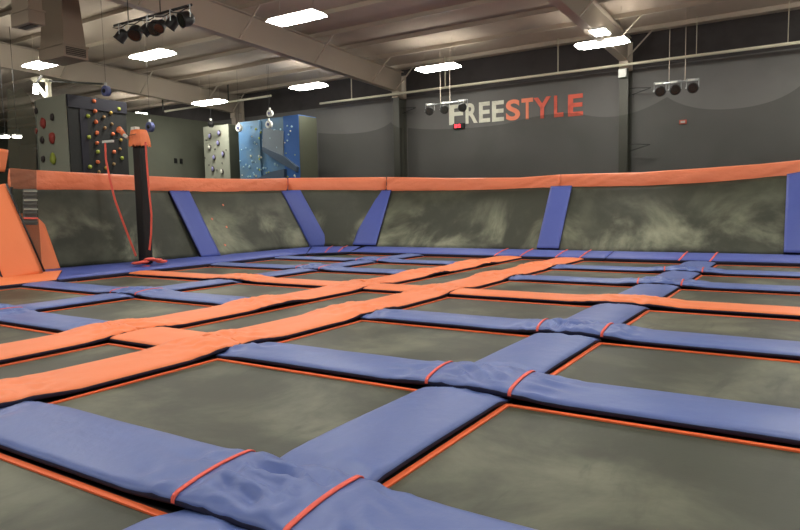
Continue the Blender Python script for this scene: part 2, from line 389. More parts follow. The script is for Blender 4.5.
# ------------------------------------------------------------------ pads
def sm(x): x = max(0, min(1, x)); return x * x * (3 - 2 * x)
def prof(wd, th=.05, dome=.02):
    h = wd / 2; P = [(-h + .05, -th), (-h + .012, -th + .006), (-h, -th + .02), (-h + .002, -.014), (-h + .014, -.003)]
    n = 22
    for i in range(n + 1):
        x = -h + .035 + (wd - .07) * i / n; P.append((x, dome * (1 - (x / h) ** 2)))
    P += [(-a, b) for a, b in P[:5][::-1]]
    return P
def pad(name, label, cat, axis, c, s0, s1, wd, m, bumps=(), drops=(), straps=(), group=None, seed=0, wr=.010, th=.05, bow=0, mseam=()):
    """axis 'A': runs along x at y=c; axis 'B': runs along y at x=c.  bumps: (pos, height, plateau)."""
    mid = (s0 + s1) / 2
    loc = (mid, c, -.05) if axis == 'A' else (c, mid, -.05)
    t = thing(name, label, cat, loc, group)
    P = prof(wd, th); n = max(8, int(abs(s1 - s0) / .032)); K = len(P)
    def height(s):
        z = 0
        for (pos, h, pl) in bumps: z = max(z, h * (1 - sm((abs(s - pos) - pl) / .48)))
        for (pos, h, ln) in drops: z -= h * (1 - sm(abs(s - pos) / ln))
        return z
    def pt(s, x, zz, ex=0):
        wob = .012 * noise.noise(Vector((s * .9, c * 2, seed)))
        near = 0
        for (pos, h, pl) in bumps: near = max(near, 1 - sm((abs(s - pos) - .1) / .75))
        for (pos, h, ln) in drops: near = max(near, .5 * (1 - sm(abs(s - pos) / .5)))
        top = 1 if zz > -.02 else 0
        ed = 1 - (abs(x) / (wd / 2)) ** 4
        q1 = noise.noise(Vector((s * 2.1 + x * 3.2, x * 5.5 - s * 1.0, seed * 7.3)))
        q2 = 1 - abs(noise.noise(Vector((s * 6.5 + x * 5, x * 5 - s * 2, seed * 3.3)))) * 3.4
        sk = s if ex else s + (.10 if s < B['B1'] else .05) * (x + wd / 2) / wd
        for q_ in straps: top *= (.05 + .95 * sm((abs(sk - q_) - (.03 if not ex else 9)) / .09)) if not ex else 0
        dz = top * (.3 + .7 * ed) * (wr * .5 * q1 + near * wr * (1.2 * q1 + 2.6 * q2))
        a, b, z = s, c + x + wob, zz + height(s) + dz + ex
        return (a, b, z) if axis == 'A' else (b, a, z)
    vs = []
    for i in range(n + 1):
        s = s0 + (s1 - s0) * i / n
        for (x, zz) in P: vs.append(pt(s, x, zz))
    fs = []
    for i in range(n):
        for k in range(K):
            a, b, c_, d = i * K + k, i * K + (k + 1) % K, (i + 1) * K + (k + 1) % K, (i + 1) * K + k
            fs.append((a, b, c_, d) if axis == 'B' else (a, d, c_, b))
    cap0 = tuple(range(K)); cap1 = tuple(range(n * K, (n + 1) * K))
    fs += [cap0[::-1], cap1] if axis == 'B' else [cap0, cap1[::-1]]
    mb = MB().add(vs, fs)
    # sides below the top edge are the same vinyl, their shade painted dark navy
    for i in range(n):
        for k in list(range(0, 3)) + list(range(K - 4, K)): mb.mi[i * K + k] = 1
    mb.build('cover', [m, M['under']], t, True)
    for s in straps:
        vs = []; Q = [p for p in P[2:-2]]
        for ds in (-.012, .012):
            for (x, zz) in Q:
                vs.append(pt(s + ds - (.10 if s < B['B1'] else .05) * (x + wd / 2) / wd, x * 1.012, zz, .009))
        L = len(Q)
        vs2 = [(x, y, z - .007) for x, y, z in vs]
        mb = MB(); mb.add(vs + vs2, [(k, k + 1, L + k + 1, L + k) for k in range(L - 1)] + [(2 * L + k, 3 * L + k, 3 * L + k + 1, 2 * L + k + 1) for k in range(L - 1)]
                          + [(k, 2 * L + k, 2 * L + k + 1, k + 1) for k in range(L - 1)] + [(L + k, L + k + 1, 3 * L + k + 1, 3 * L + k) for k in range(L - 1)])
        mb.build('strap', M['strap'], t, True)
    return t
HB = .026
# blue spine B1 and B4 segments lie under the cross pads
sg = ['nearest the camera', 'between the first and second cross pads', 'between the second and third cross pads', 'between the third cross pad and the orange cross pad',
      'just beyond the orange cross pad', 'between the last two cross pads', 'farthest, reaching the far wall pad']
for k in range(7):
    a = V[k] + (0 if k == 0 else vw(k) / 2 - .10); b = V[k + 1] - (vw(k + 1) / 2 - .10 if k < 6 else -.1)
    pad('spine_pad', 'blue spine pad segment ' + sg[k], 'pad', 'B', B['B1'], a, b, WB + .02, M['blue'],
        drops=[(a, .042, .26), (b, .042, .26)], seed=k + 1, group='blue spine pad segments', wr=.007)
for k in range(1, 7):
    a = V[k] + vw(k) / 2 - .10; b = V[k + 1] - (vw(k + 1) / 2 - .10 if k < 6 else -.1)
    pad('row_pad', 'blue lengthwise pad left of the lane, ' + rowsn[k], 'pad', 'B', B['B4'], a, b, WB, M['blue'],
        drops=[(a, .042, .26), (b, .042, .26)], seed=k + 21, group='blue lengthwise pad segments on the left', wr=.007)
# orange lane pads
def lane(nm, c, seed):
    br = [(V[0], A[2] + .0, 'near part'), (A[2], A[4], 'middle part'), (A[4], A7E + .12, 'far part')]
    for i, (a, b, s) in enumerate(br):
        bumps = [(A[j], .03, .15) for j in range(1, 7) if a - .5 < A[j] < b + .5]
        pad('lane_pad', '%s orange lengthwise pad of the lane, %s' % (nm, s), 'pad', 'B', c, a + (.004 if i else 0), b - .004, WO, M['orange'], bumps=bumps, seed=seed + i, group='orange lengthwise lane pads', wr=.008)
lane('right-hand', B['B2'], 40); lane('left-hand', B['B3'], 50)
# cross pads
ordn = {1: 'first', 2: 'second', 3: 'third', 5: 'fifth', 6: 'sixth'}
for k in (1, 2, 3, 5, 6):
    a = B['B2'] + WO / 2 - .03
    pad('cross_pad', 'blue cross pad right of the orange lane, %s from the camera%s' % (ordn[k], ', with two red straps'), 'pad', 'A', A[k], a, UEND, WB, M['blue'],
        bumps=[(B['B1'], HB, .22)], drops=[(a, .02, .4)], straps=(B['B1'] - .3, B['B1'] + .31), seed=60 + k, group='blue cross pads', wr=.013)
    if k > 1:
        a, b = B5E - .1, B['B3'] - WO / 2 + .03
        pad('cross_pad', 'blue cross pad between the left wall and the orange lane, %s from the camera' % ordn[k], 'pad', 'A', A[k], a, b, WB, M['blue'],
            bumps=[(B['B4'], HB, .22)], drops=[(b, .02, .4)], straps=(B['B4'] - .3, B['B4'] + .3), seed=70 + k, group='blue cross pads', wr=.012)
pad('cross_pad', 'long orange cross pad right of the lane, arching over the blue spine', 'pad', 'A', A[4], B['B2'] + WO / 2 - .03, UEND, WO - .1, M['orange'], bumps=[(B['B1'], HB, .24)], seed=81, group='orange cross pads', wr=.008)
pad('cross_pad', 'orange cross pad left of the lane running to the left wall', 'pad', 'A', A[4], B5E - .1, B['B3'] - WO / 2 + .03, WO - .1, M['orange'], bumps=[(B['B4'], HB, .24)], seed=82, group='orange cross pads', wr=.008)
for k, s in ((2, 'short orange cross pad inside the lane, nearer the camera'), (4, 'short orange cross pad inside the lane, farther one')):
    pad('cross_pad', s, 'pad', 'A', A[k], B['B3'] + WO / 2 - .03, B['B2'] - WO / 2 + .03, WO - .02, M['orange'], seed=83 + k, group='orange cross pads', wr=.006)

# sloped pads at the foot of the walls
def slab(name, label, cat, quad, th, m, group=None, parts=None, nu=40, nv=6, wr=.012, seed=0, puff=.02, mside=None):
    """quad: p00,p10,p11,p01 front face; thickness goes behind the face normal"""
    p00, p10, p11, p01 = [Vector(p) for p in quad]
    nrm = (p10 - p00).cross(p01 - p00).normalized()
    vs = []; bk = []
    for j in range(nv + 1):
        for i in range(nu + 1):
            a, b = i / nu, j / nv
            p = (p00 * (1 - a) + p10 * a) * (1 - b) + (p01 * (1 - a) + p11 * a) * b
            e = min(1, 6 * min(a, 1 - a) * nu / 12) * (1 - abs(2 * b - 1) ** 3)
            d = puff * e + wr * e * noise.noise(Vector((p.x * 1.3 + p.z * 1.5, p.y * 1.3 - p.z * 2, seed + p.z * 2)))
            vs.append(p + nrm * d); bk.append(p - nrm * th)
    N = nu + 1; T = len(vs); fs = []
    for j in range(nv):
        for i in range(nu):
            fs.append((j * N + i, j * N + i + 1, (j + 1) * N + i + 1, (j + 1) * N + i))
    nf = len(fs)
    for j in range(nv):
        for i in range(nu): fs.append((T + j * N + i, T + (j + 1) * N + i, T + (j + 1) * N + i + 1, T + j * N + i + 1))
    for i in range(nu):
        fs.append((i, T + i, T + i + 1, i + 1)); o = nv * N; fs.append((o + i, o + i + 1, T + o + i + 1, T + o + i))
    for j in range(nv):
        fs.append((j * N, (j + 1) * N, T + (j + 1) * N, T + j * N)); fs.append((j * N + nu, T + j * N + nu, T + (j + 1) * N + nu, (j + 1) * N + nu))
    t = thing(name, label, cat, p00, group)
    mb = MB().add(vs + bk, fs); mb.mi = [0] * nf + [1] * (len(fs) - nf)
    mb.build('cover', [m, mside or M['under']], t, True)
    return t
def strip(t, name, pts, w, m, up):
    mb = MB()
    for a, b in zip(pts, pts[1:]): mb.beam(a, b, w, .006, up)
    return mb.build(name, m, t)
FC = Vector((-10.85, FB_V, FB_Z)); LC = Vector((LB_U, 14.6, .12))   # feet of the two corner supports
sx = -3.82
E = .10
g = 'sloped blue pads at the foot of the walls'
q1 = slab('foot_pad', 'long blue sloped pad along the foot of the far wall, left part', 'pad', [(-10.7, A7E, .02), (sx, A7E, .02), (sx, FB_V - .02, FB_Z), (-10.7, FB_V - .02, FB_Z)], .06, M['wall_blue'], g, nu=120, seed=3)
q2 = slab('foot_pad', 'long blue sloped pad along the foot of the far wall, right of its seam', 'pad', [(sx + .015, A7E, .02), (UEND, A7E, .02), (UEND, FB_V - .02, FB_Z), (sx + .015, FB_V - .02, FB_Z)], .06, M['wall_blue'], g, nu=120, seed=5)
for (t, us) in ((q1, (-6.4, -5.75, -4.9, -4.35)), (q2, (-2.3, -1.72))):
    for u in us: strip(t, 'strap', [(u - .03, A7E - .01, .012), (u, A7E + .06, .052), (u + .02, FB_V - .35, .115), (u + .03, FB_V - .03, .150)], .035, M['strap'], (0, -.2, 1))
q3 = slab('foot_pad', 'short blue pad across the corner of the two trampoline walls', 'pad', [(B5E, 13.4, .02), (-10.72, A7E, .02), (-10.85, FB_V - .02, FB_Z), (-12.3, 14.55, .12)], .06, M['wall_blue'], g, nu=30, seed=7)
for f_ in (.42, .72):
    a = Vector((B5E, 13.4, .03)).lerp(Vector((-10.72, A7E, .03)), f_); b = Vector((-12.3, 14.55, .14)).lerp(Vector((-10.85, FB_V, .15)), f_)
    strip(q3, 'strap', [a, a.lerp(b, .5) + Vector((0, 0, .03)), b], .035, M['strap'], (0, -.2, 1))
q4 = slab('foot_pad', 'long blue sloped pad along the foot of the left wall', 'pad', [(B5E, 6.55, .02), (B5E, 13.38, .02), (-12.3, 14.5, .12), (-13.15, 7.0, .10)], .06, M['wall_blue'], g, nu=120, seed=9, wr=.02)
slab('foot_pad', 'orange floor pad in front of the slanted orange support on the left', 'pad', [(B5E + .02, 4.4, .02), (B5E + .02, 6.5, .02), (-12.25, 7.05, .12), (-12.5, 4.4, .10)], .06, M['orange'], 'orange pads at the left opening', nu=40, seed=11, wr=.02)

# ------------------------------------------------------------------ trampoline walls
RT_F = [(387, 177, 191), (420, 177.5, 191), (450, 178, 191.3), (520, 177.5, 190.6), (560, 174.5, 188), (600, 173.3, 187.6), (640, 172.3, 187), (700, 168.3, 184), (760, 164, 180), (800, 160, 175.5), (880, 150, 167)]
RT_L = [(10, 168, 188.5), (35, 170, 190), (80, 172.5, 190.3), (130, 175, 191), (170, 177, 191.5), (200, 178.3, 193), (250, 179, 192), (287, 178, 191)]
farR = [(at(x, a, 1, FT_V), at(x, b, 1, FT_V - .09)) for x, a, b in RT_F]
leftR = [(at(x, a, 0, LT_U), at(x, b, 0, LT_U + .06)) for x, a, b in RT_L]
def rail(label, pairs, seed, out):
    t = thing('rail_pad', label, 'pad', pairs[0][1], 'orange rail pads topping the trampoline walls')
    P = []
    for i in range(len(pairs) - 1):
        n = 14
        for k in range(n + (1 if i == len(pairs) - 2 else 0)):
            f_ = k / n; P.append((pairs[i][0].lerp(pairs[i + 1][0], f_), pairs[i][1].lerp(pairs[i + 1][1], f_)))
    out = Vector(out); nv = 10; ring = []
    for i, (a, b) in enumerate(P):
        R_ = []
        for j in range(nv + 1):
            f_ = j / nv; p = a.lerp(b, f_); e = 1 - abs(2 * f_ - 1) ** 2.5
            s = (p.x + p.y)
            fold = noise.noise(Vector((s * 1.1 - p.z * 2.6, seed, p.z * .6)))
            crease = 1 - abs(noise.noise(Vector((s * 2.0 - p.z * 5.5, seed * 3, 1)))) * 3
            R_.append(p + out * (.022 * e + .016 * e * fold + .024 * e * max(crease, -1)))
        for j in range(5):
            f_ = 1 - j / 4; p = a.lerp(b, f_); e = 1 - abs(2 * f_ - 1) ** 2.5
            R_.append(p - out * (.05 + .05 * e))
        ring.append(R_)
    K = len(ring[0]); vs = [v for R_ in ring for v in R_]; n = len(ring)
    fs = [(i * K + k, i * K + (k + 1) % K, (i + 1) * K + (k + 1) % K, (i + 1) * K + k) for i in range(n - 1) for k in range(K)] + [tuple(range(K))[::-1], tuple(range((n - 1) * K, n * K))]
    MB().add(vs, fs).build('cover', M['rail'], t, True)
    MB().tube([x[1] - out * .09 - Vector((0, 0, .03)) for x in pairs], .045, 8).build('frame_tube', M['frame'], t, True)
    MB().tube([x[0] - out * .12 + Vector((0, 0, .0)) for x in pairs], .03, 8).build('frame_tube', M['frame'], t, True)
    return t
of, ol = Vector((0, -.94, .34)), Vector((.94, 0, .34))
rail('orange rail pad on top of the left trampoline wall', leftR, 1, ol)
rail('short orange rail pad across the corner between the walls', [(leftR[-1][0] + Vector((.02, .03, 0)), leftR[-1][1] + Vector((.02, .03, 0))), (farR[0][0] + Vector((-.03, 0, 0)), farR[0][1] + Vector((-.03, 0, 0)))], 2, (.6, -.7, .34))
rail('orange rail pad on the far wall, from the corner to its middle support', farR[:5], 3, of)
rail('long orange rail pad on the far wall, right of its middle support', [(a + Vector((.01, 0, 0)), b + Vector((.01, 0, 0))) for a, b in farR[4:]], 4, of)

def wallbed(label, foot, head):
    t = thing('slanted_trampoline', label, 'trampoline', foot[0], 'slanted trampoline walls')
    n, m_ = 30, 16; vs = []
    def pl(L, f_):
        x = f_ * (len(L) - 1); i = min(int(x), len(L) - 2); return Vector(L[i]).lerp(Vector(L[i + 1]), x - i)
    for j in range(m_ + 1):
        for i in range(n + 1): vs.append(pl(foot, i / n).lerp(pl(head, i / n), j / m_))
    N = n + 1; fs = [(j * N + i, j * N + i + 1, (j + 1) * N + i + 1, (j + 1) * N + i) for j in range(m_) for i in range(n)]
    o = MB().add(vs, fs).build('bed', M['wallbed'], t, True)
    s = o.modifiers.new('thick', 'SOLIDIFY'); s.thickness = .03
    back = [Vector(p) for p in foot]
    MB().tube([Vector(p) + Vector((0, 0, -.06)) for p in foot], .04, 8).build('lower_frame', M['frame'], t, True)
    for P0, P1 in ((foot[0], head[0]), (foot[-1], head[-1])):
        MB().tube([Vector(P0) + Vector((0, 0, -Z0 - .0 - P0[2])), Vector(P0) + Vector((0, 0, -.02)), Vector(P1)], .03, 8).build('frame_post', M['frame'], t, True)
    return t
def hd(p): return Vector(p[1]) + Vector((0, 0, .03))
P560f = Vector((-5.40, FB_V, FB_Z)); PRf = Vector((-.20, FB_V, FB_Z))
def onfar(x): # rail underside at u = x
    for (a, b) in zip(farR, farR[1:]):
        if a[1].x <= x <= b[1].x: return a[1].lerp(b[1], (x - a[1].x) / (b[1].x - a[1].x)) + Vector((0, 0, .03))
    return farR[0][1] if x < farR[0][1].x else farR[-1][1]
def onleft(y):
    for (a, b) in zip(leftR, leftR[1:]):
        if a[1].y <= y <= b[1].y: return a[1].lerp(b[1], (y - a[1].y) / (b[1].y - a[1].y)) + Vector((0, 0, .03))
    return leftR[0][1] if y < leftR[0][1].y else leftR[-1][1]
wallbed('dark trampoline wall between the corner and the middle blue support of the far wall', [(-10.9, FB_V, FB_Z), (-5.42, FB_V, FB_Z)], [onfar(-10.8), onfar(-8), onfar(-5.5)])
wallbed('dark trampoline wall right of the middle blue support with pale cloudy marks', [(-5.38, FB_V, FB_Z), (-.2, FB_V, FB_Z)], [onfar(-5.48), onfar(-3.5), onfar(-2), onfar(-.25)])
wallbed('dark trampoline wall piece behind the blue support at the right edge', [(-.16, FB_V, FB_Z), (UEND, FB_V, FB_Z)], [onfar(-.2), farR[-1][1], farR[-1][1] + Vector((2, 0, 0))])
wallbed('narrow dark trampoline wall across the corner', [(-12.36, 14.68, .12), (-10.95, FB_V, FB_Z)], [leftR[-1][1] + Vector((0, 0, .03)), farR[0][1] + Vector((-.04, 0, .03))])
wallbed('dark left trampoline wall between its blue support and the corner', [(-12.45, 10.95, .10), (-12.4, 14.6, .12)], [onleft(10.95), onleft(12.5), hd(leftR[-1])])
wallbed('dark left trampoline wall behind the black padded post', [(-13.35, 6.3, .10), (-12.5, 10.85, .10)], [onleft(6.75), onleft(9), onleft(10.85)])

for (px, py) in [(223, 205), (212, 219), (226.5, 227), (225, 245)]:
    tp = [o for o in C.objects if o.name.startswith('slanted_trampoline') and 'between its blue support' in o.get('label', '')][0]
    q = at(px, py, 0, LB_U - .9 * (257 - py) / 64 * .95 + .05); MB().tube([q, q + Vector((.006, 0, .003))], .03, 10).build('patch', M['letter_orange'], tp)

def support(label, f0, f1, h0, h1, out, m=M['wall_blue'], grp='blue slanted supports of the trampoline walls'):
    """f0,f1 foot corners left/right, h0,h1 head corners"""
    out = Vector(out)
    return slab('support_pad', label, 'pad', [Vector(f0) + out * .09, Vector(f1) + out * .09, Vector(h1) + out * .06, Vector(h0) + out * .06], .07, m, grp, nu=10, nv=24, wr=.012, puff=.02)
o1 = (0, -.8, .5)
def fr(px, py, z): return at(px, py, 2, z)
support('blue slanted support in the middle of the far wall', (-5.62, FB_V, FB_Z), (-5.08, FB_V, FB_Z), onfar(-5.72), onfar(-5.17), o1)
support('blue slanted support of the far wall cut by the right edge', (-.50, FB_V, FB_Z), (.1, FB_V, FB_Z), onfar(-.53), onfar(-.53) + Vector((.6, 0, .1)), o1)
support('blue slanted support at the corner end of the far wall', at(354, 246, 1, FB_V), at(377, 246.5, 1, FB_V), at(374, 191, 1, FT_V - .1), at(392, 191, 1, FT_V - .1), o1)
support('blue slanted support at the corner end of the left wall', at(310, 249, 0, -12.42), at(330, 247, 1, 14.9), at(281, 192, 0, LT_U + .06), at(300, 191, 0, LT_U + .4), (.6, -.5, .5))
support('blue slanted support halfway along the left wall', at(200, 259, 0, LB_U), at(219, 257, 0, LB_U), at(168, 192, 0, LT_U + .08), at(188, 192, 0, LT_U + .08), (.8, 0, .5))

# ------------------------------------------------------------------ orange pieces and net at the left opening
gl = 'orange pads at the left opening'
a, b = at(4, 281, 0, -12.1), at(43, 273, 0, -12.1)
c_, d = at(5, 184, 0, -12.75), at(-32, 190, 0, -12.75)
support('wide orange slanted support at the left edge with black piping', a, b, d, c_, (.3, -.1, .1), M['orange'], gl)
t = [o for o in C.objects if o.name.startswith('support_pad') and 'piping' in o.get('label', '')][0]
MB().tube([b + Vector((.05, 0, .03)), c_ + Vector((.05, 0, 0))], .018, 8).build('piping', M['black'], t, True)
support('lit orange slanted support behind the net at the left opening', at(40, 272, 0, -13.0), at(61, 271.5, 0, -13.0), at(6, 190, 0, -13.45), at(33, 192, 0, -13.45), (.2, 0, .1), M['orange'], gl)
pts = [at(*p, 0, -12.7) for p in [(7, 88), (13, 92), (22, 88), (30, 97), (36, 120), (36.5, 190), (42, 268), (30, 240), (20, 212), (11, 188), (8, 150)]]
nt = MB().add(pts, [tuple(range(len(pts)))]).build('safety_net', M['net2'])
tag(nt, 'grey see-through net curtain hanging at the left opening', 'net')
pts = [at(*p, 0, -12.62) for p in [(22.5, 189), (36, 189), (37, 225), (23, 225)]]
ld = thing('webbing_ladder', 'small grey webbing ladder tied to the net under the rail', 'ladder', pts[3])
MB().prism(pts, (.02, 0, 0)).build('back_panel', M['ladder'], ld)
for k in range(8):
    f_ = (k + .5) / 8; a = Vector(pts[0]).lerp(Vector(pts[3]), f_); b = Vector(pts[1]).lerp(Vector(pts[2]), f_)
    MB().beam(a + Vector((.03, 0, 0)), b + Vector((.03, 0, 0)), .03, .03, (1, 0, 0)).build('rung', M['strap'] if k == 6 else (M['steel_dark'] if k % 2 else M['tow_light']), ld)

# black padded post with orange cap and straps
bp = thing('padded_post', 'tall black padded post with an orange gathered cap and hanging straps', 'post', (-12.25, 9.0, .08))
mb = MB(); xs = (-12.42, -12.14); ys = (8.85, 9.05)
mb.box(xs[0], xs[1], ys[0], ys[1], .08, 2.62); mb.build('post_cover', M['blackpad'], bp, bevel=.05)
mb = MB(); n = 40; rings = []
for j, (z, r) in enumerate([(2.96, .9), (2.86, 1.0), (2.76, 1.12), (2.68, 1.18), (2.62, 1.2)]):
    R_ = []
    for k in range(n):
        th = 2 * math.pi * k / n; q = 1 + (.11 * math.sin(k * 2.9) if j > 0 else 0)
        R_.append((-12.29 + .165 * r * q * math.copysign(abs(math.cos(th)) ** .6, math.cos(th)), 8.95 + .15 * r * q * math.copysign(abs(math.sin(th)) ** .6, math.sin(th)), z + (.03 * math.sin(k * 2.1) if j == 4 else 0)))
    rings += R_
mb.add(rings, [(j * n + k, (j + 1) * n + k, (j + 1) * n + (k + 1) % n, j * n + (k + 1) % n) for j in range(4) for k in range(n)] + [tuple(range(n))])
mb.build('cap', M['orange'], bp, True)
MB().box(-12.38, -12.22, 8.82, 8.93, 2.93, 3.02).build('cap_plate', M['white'], bp, bevel=.01)
yq = 8.75
def P2(x, y): return at(x, y, 1, yq)
strip(bp, 'hanging_strap', [P2(145.5, 142), P2(147, 165), P2(149, 190), P2(151.5, 215), P2(151, 235), P2(149.5, 250)], .06, M['strap'], (0, 1, 0))
strip(bp, 'hanging_strap', [P2(105, 141), P2(106, 160), P2(110, 180), P2(115, 200), P2(123, 222), P2(131, 243), P2(136, 256)], .065, M['strap'], (0, 1, 0))
MB().beam(P2(103, 142), P2(113, 141), .05, .05).build('clip', M['white'], bp)
MB().tube([P2(103, 142), P2(118, 138), P2(136, 134)], .006, 6).build('cord', M['black'], bp, True)
MB().tube([P2(119, 128), P2(124, 135)], .05, 8).build('strap_end', M['orange'], bp, True)
MB().tube([P2(124, 135), P2(127.5, 137.5)], .04, 8).build('strap_end_tip', M['white'], bp, True)
mb = MB()
for i, (x, y) in enumerate([(137, 263), (143, 262), (150, 259), (157, 260), (162, 261.5), (146, 267)]):
    q = at(x, y, 0, -12.0); mb.blob(q, .07, i, (1.3, 2.0, .5))
mb.build('foot_trim', M['strap'], bp, True)

# ------------------------------------------------------------------ nets in front of the back wall
def scallop(pk, v, label):
    P = []
    for (x0, y0), (xm, ym), (x1, y1) in pk:
        for k in range(12):
            t_ = k / 12; P.append(at((1 - t_) ** 2 * x0 + 2 * t_ * (1 - t_) * xm + t_ * t_ * x1, (1 - t_) ** 2 * y0 + 2 * t_ * (1 - t_) * ym + t_ * t_ * y1, 1, v))
    P.append(at(*pk[-1][2], 1, v))
    vs = P + [Vector((p.x, v - .1, -Z0)) for p in P]; n = len(P)
    o = MB().add(vs, [(i, i + 1, n + i + 1, n + i) for i in range(n - 1)]).build('safety_net', M['net'])
    return tag(o, label, 'net', 'dark safety nets hanging before the back wall')
scallop([((318, 133), (375, 137), (391, 122)), ((391, 122), (394, 127), (402, 128))], 19.4, 'fine dark net sagging left of the column beside the sign')
scallop([((408, 128), (450, 132), (505, 124)), ((505, 124), (545, 112), (578, 113)), ((578, 113), (620, 126), (667, 97))], 19.4, 'fine dark net sagging below the wall sign')
scallop([((667, 97), (690, 112), (730, 109)), ((730, 109), (775, 106), (800, 86)), ((800, 86), (830, 70), (860, 60))], 19.4, 'fine dark net sagging at the right under the spotlights')

# ------------------------------------------------------------------ wall lettering
sg_ = thing('wall_sign', 'large word in white and orange-red block capitals on the grey back wall', 'sign', (-8.8, 20.86, 4.1))
def letter(ch, x0, x1, z0, z1, m):
    cu = bpy.data.curves.new('t', 'FONT'); cu.body = ch; cu.size = 1; cu.offset = .028; cu.extrude = .006
    o = bpy.data.objects.new('t', cu); C.objects.link(o); dg = bpy.context.evaluated_depsgraph_get(); dg.update()
    me = bpy.data.meshes.new_from_object(o.evaluated_get(dg)); C.objects.unlink(o)
    xs = [v.co.x for v in me.vertices]; ys = [v.co.y for v in me.vertices]
    for v in me.vertices:
        a = (v.co.x - min(xs)) / (max(xs) - min(xs)); b = (v.co.y - min(ys)) / (max(ys) - min(ys))
        v.co = Vector((x0 + (x1 - x0) * a + 8.8, -v.co.z, z0 + (z1 - z0) * b - 4.1))
    me.materials.clear(); me.materials.append(m)
    ob = bpy.data.objects.new('letter', me); C.objects.link(ob); ob.parent = sg_
ex = [449, 463, 465.5, 477.5, 479, 490, 492, 504, 506, 520, 521.5, 533, 533.5, 551, 554, 563.5, 568, 583]
U = [at(x, 110, 1, 20.86).x for x in ex]
for i, ch in enumerate('FREESTYLE'):
    m = M['letter_white'] if i < 4 else (M['letter_orange'] if i < 6 else M['letter_red'])
    x0, x1 = ex[2 * i], ex[2 * i + 1]
    yt = 104.5 - (x0 - 449) * .088; yb = 124.5 - (x0 - 449) * .072
    zt = at((x0 + x1) / 2, yt, 1, 20.86).z; zb = at((x0 + x1) / 2, yb, 1, 20.86).z
    letter(ch, U[2 * i], U[2 * i + 1], zb, zt, m)
q = at(458.5, 126, 1, 20.8)
le = thing('led_display', 'small red lit number display under the first letter of the sign', 'display', (q.x, 20.82, q.z - .09))
MB().box(q.x - .22, q.x + .22, 20.78, 20.88, q.z - .09, q.z + .09).build('case', M['black'], le, bevel=.01)
mb = MB()
def seg7(mb, x, z, w_, h, segs):
    S = {'a': ((0, 1), (1, 1)), 'b': ((1, 1), (1, .5)), 'c': ((1, .5), (1, 0)), 'd': ((0, 0), (1, 0)), 'e': ((0, .5), (0, 0)), 'f': ((0, 1), (0, .5)), 'g': ((0, .5), (1, .5))}
    for s in segs:
        (a, b), (c, d) = S[s]; mb.beam((x + a * w_, 20.775, z + b * h), (x + c * w_, 20.775, z + d * h), .02, .01, (0, 1, 0))
seg7(mb, q.x - .13, q.z - .05, .08, .1, 'abcdefg'); seg7(mb, q.x + .0, q.z - .05, .08, .1, 'afgcd')
mb.build('digits', M['led'], le)

q = at(683, 122, 1, 20.86)
al = thing('alarm_strobe', 'tiny red and white alarm on the back wall below the right spotlights', 'alarm', q)
MB().box(q.x - .1, q.x + .1, 20.84, 20.88, q.z - .06, q.z + .06).build('back_box', M['letter_red'], al)
MB().box(q.x - .06, q.x + .06, 20.81, 20.84, q.z - .03, q.z + .03).build('strobe', M['white'], al)
q = at(178.5, 161, 0, -21.98)
so = thing('wall_vent', 'tiny dark vent in the grey inner wall right of the black post', 'vent', q)
for dy in (-.14, .14): MB().box(-22.0, -21.96, q.y + dy - .06, q.y + dy + .06, q.z - .1, q.z + .1).build('slot', M['black'], so)
for i, px in enumerate((5, 17)):  # two glowing boxes on cords, added in place of lamp reflections
    q = at(px, 136, 0, -20.0)
    hl = thing('reflection_lamp', ('added low glow box for a lamp reflection at the very left edge', 'added low glow box for a lamp reflection behind the grey net curtain')[i], 'lamp', q)
    MB().box(q.x - .1, q.x + .1, q.y - .1, q.y + .1, q.z, q.z + .05).build('housing', M['white'], hl)
    MB().box(q.x - .09, q.x + .09, q.y - .09, q.y + .09, q.z - .05, q.z).build('lens', M['lens'], hl)
    MB().tube([(q.x, q.y, q.z + .05), (q.x, q.y, CL(q.y))], .008, 6).build('cord', M['black'], hl)

# ------------------------------------------------------------------ spotlights on bars
def par(loc, aim, r=.11, L=.26, m=M['black'], lens=M['glassy'], label='', group=''):
    loc = Vector(loc); d = Vector(aim).normalized()
    t = thing('spotlight', label, 'spotlight', loc, group)
    a = loc - d * L / 2; b = loc + d * L / 2
    MB().tube([a, a + d * .02, a + d * .1, b - d * .03, b], r, 16, taper=[.55, .75, 1, 1, 1.1]).build('can', m, t, True)
    MB().tube([b, b + d * .006], r * .92, 16).build('lens', lens, t)
    side = d.cross(Vector((0, 0, 1))).normalized(); top = Vector((0, 0, r + .1))
    MB().tube([loc + side * (r + .02), loc + side * (r + .02) + top, loc - side * (r + .02) + top, loc - side * (r + .02)], .012, 6).build('yoke', M['chrome'], t)
    MB().blob(loc + side * (r + .03), .025, 1, n=8).build('knob', M['chrome'], t, True)
    return t
# front bar with seven
v0 = 8.9; zb = at(155, 12, 1, v0).z
pa, pb = at(114, 23, 1, v0), at(192, 10, 1, v0)
zb = (pa.z + pb.z) / 2 + .02
bar = thing('lighting_bar', 'black lighting bar hung from the ceiling with seven spotlights, top left', 'lighting bar', (pa.x, v0, zb))
MB().tube([(pa.x, v0, zb), (pb.x, v0, zb)], .025, 10).build('bar', M['black'], bar, True)
for f_ in (.2, .62):
    x = pa.x + (pb.x - pa.x) * f_; MB().tube([(x, v0, zb), (x, v0, CL(v0))], .012, 8).build('hanger', M['steel_dark'], bar)
MB().tube([(pa.x + (pb.x - pa.x) * k / 30, v0 - .03, zb - .04 - .05 * abs(math.sin(k * .55))) for k in range(31)], .01, 6).build('cable', M['black'], bar, True)
o7 = ['first from the left', 'second from the left', 'third from the left', 'fourth from the left', 'third from the right', 'second from the right', 'rightmost and largest']
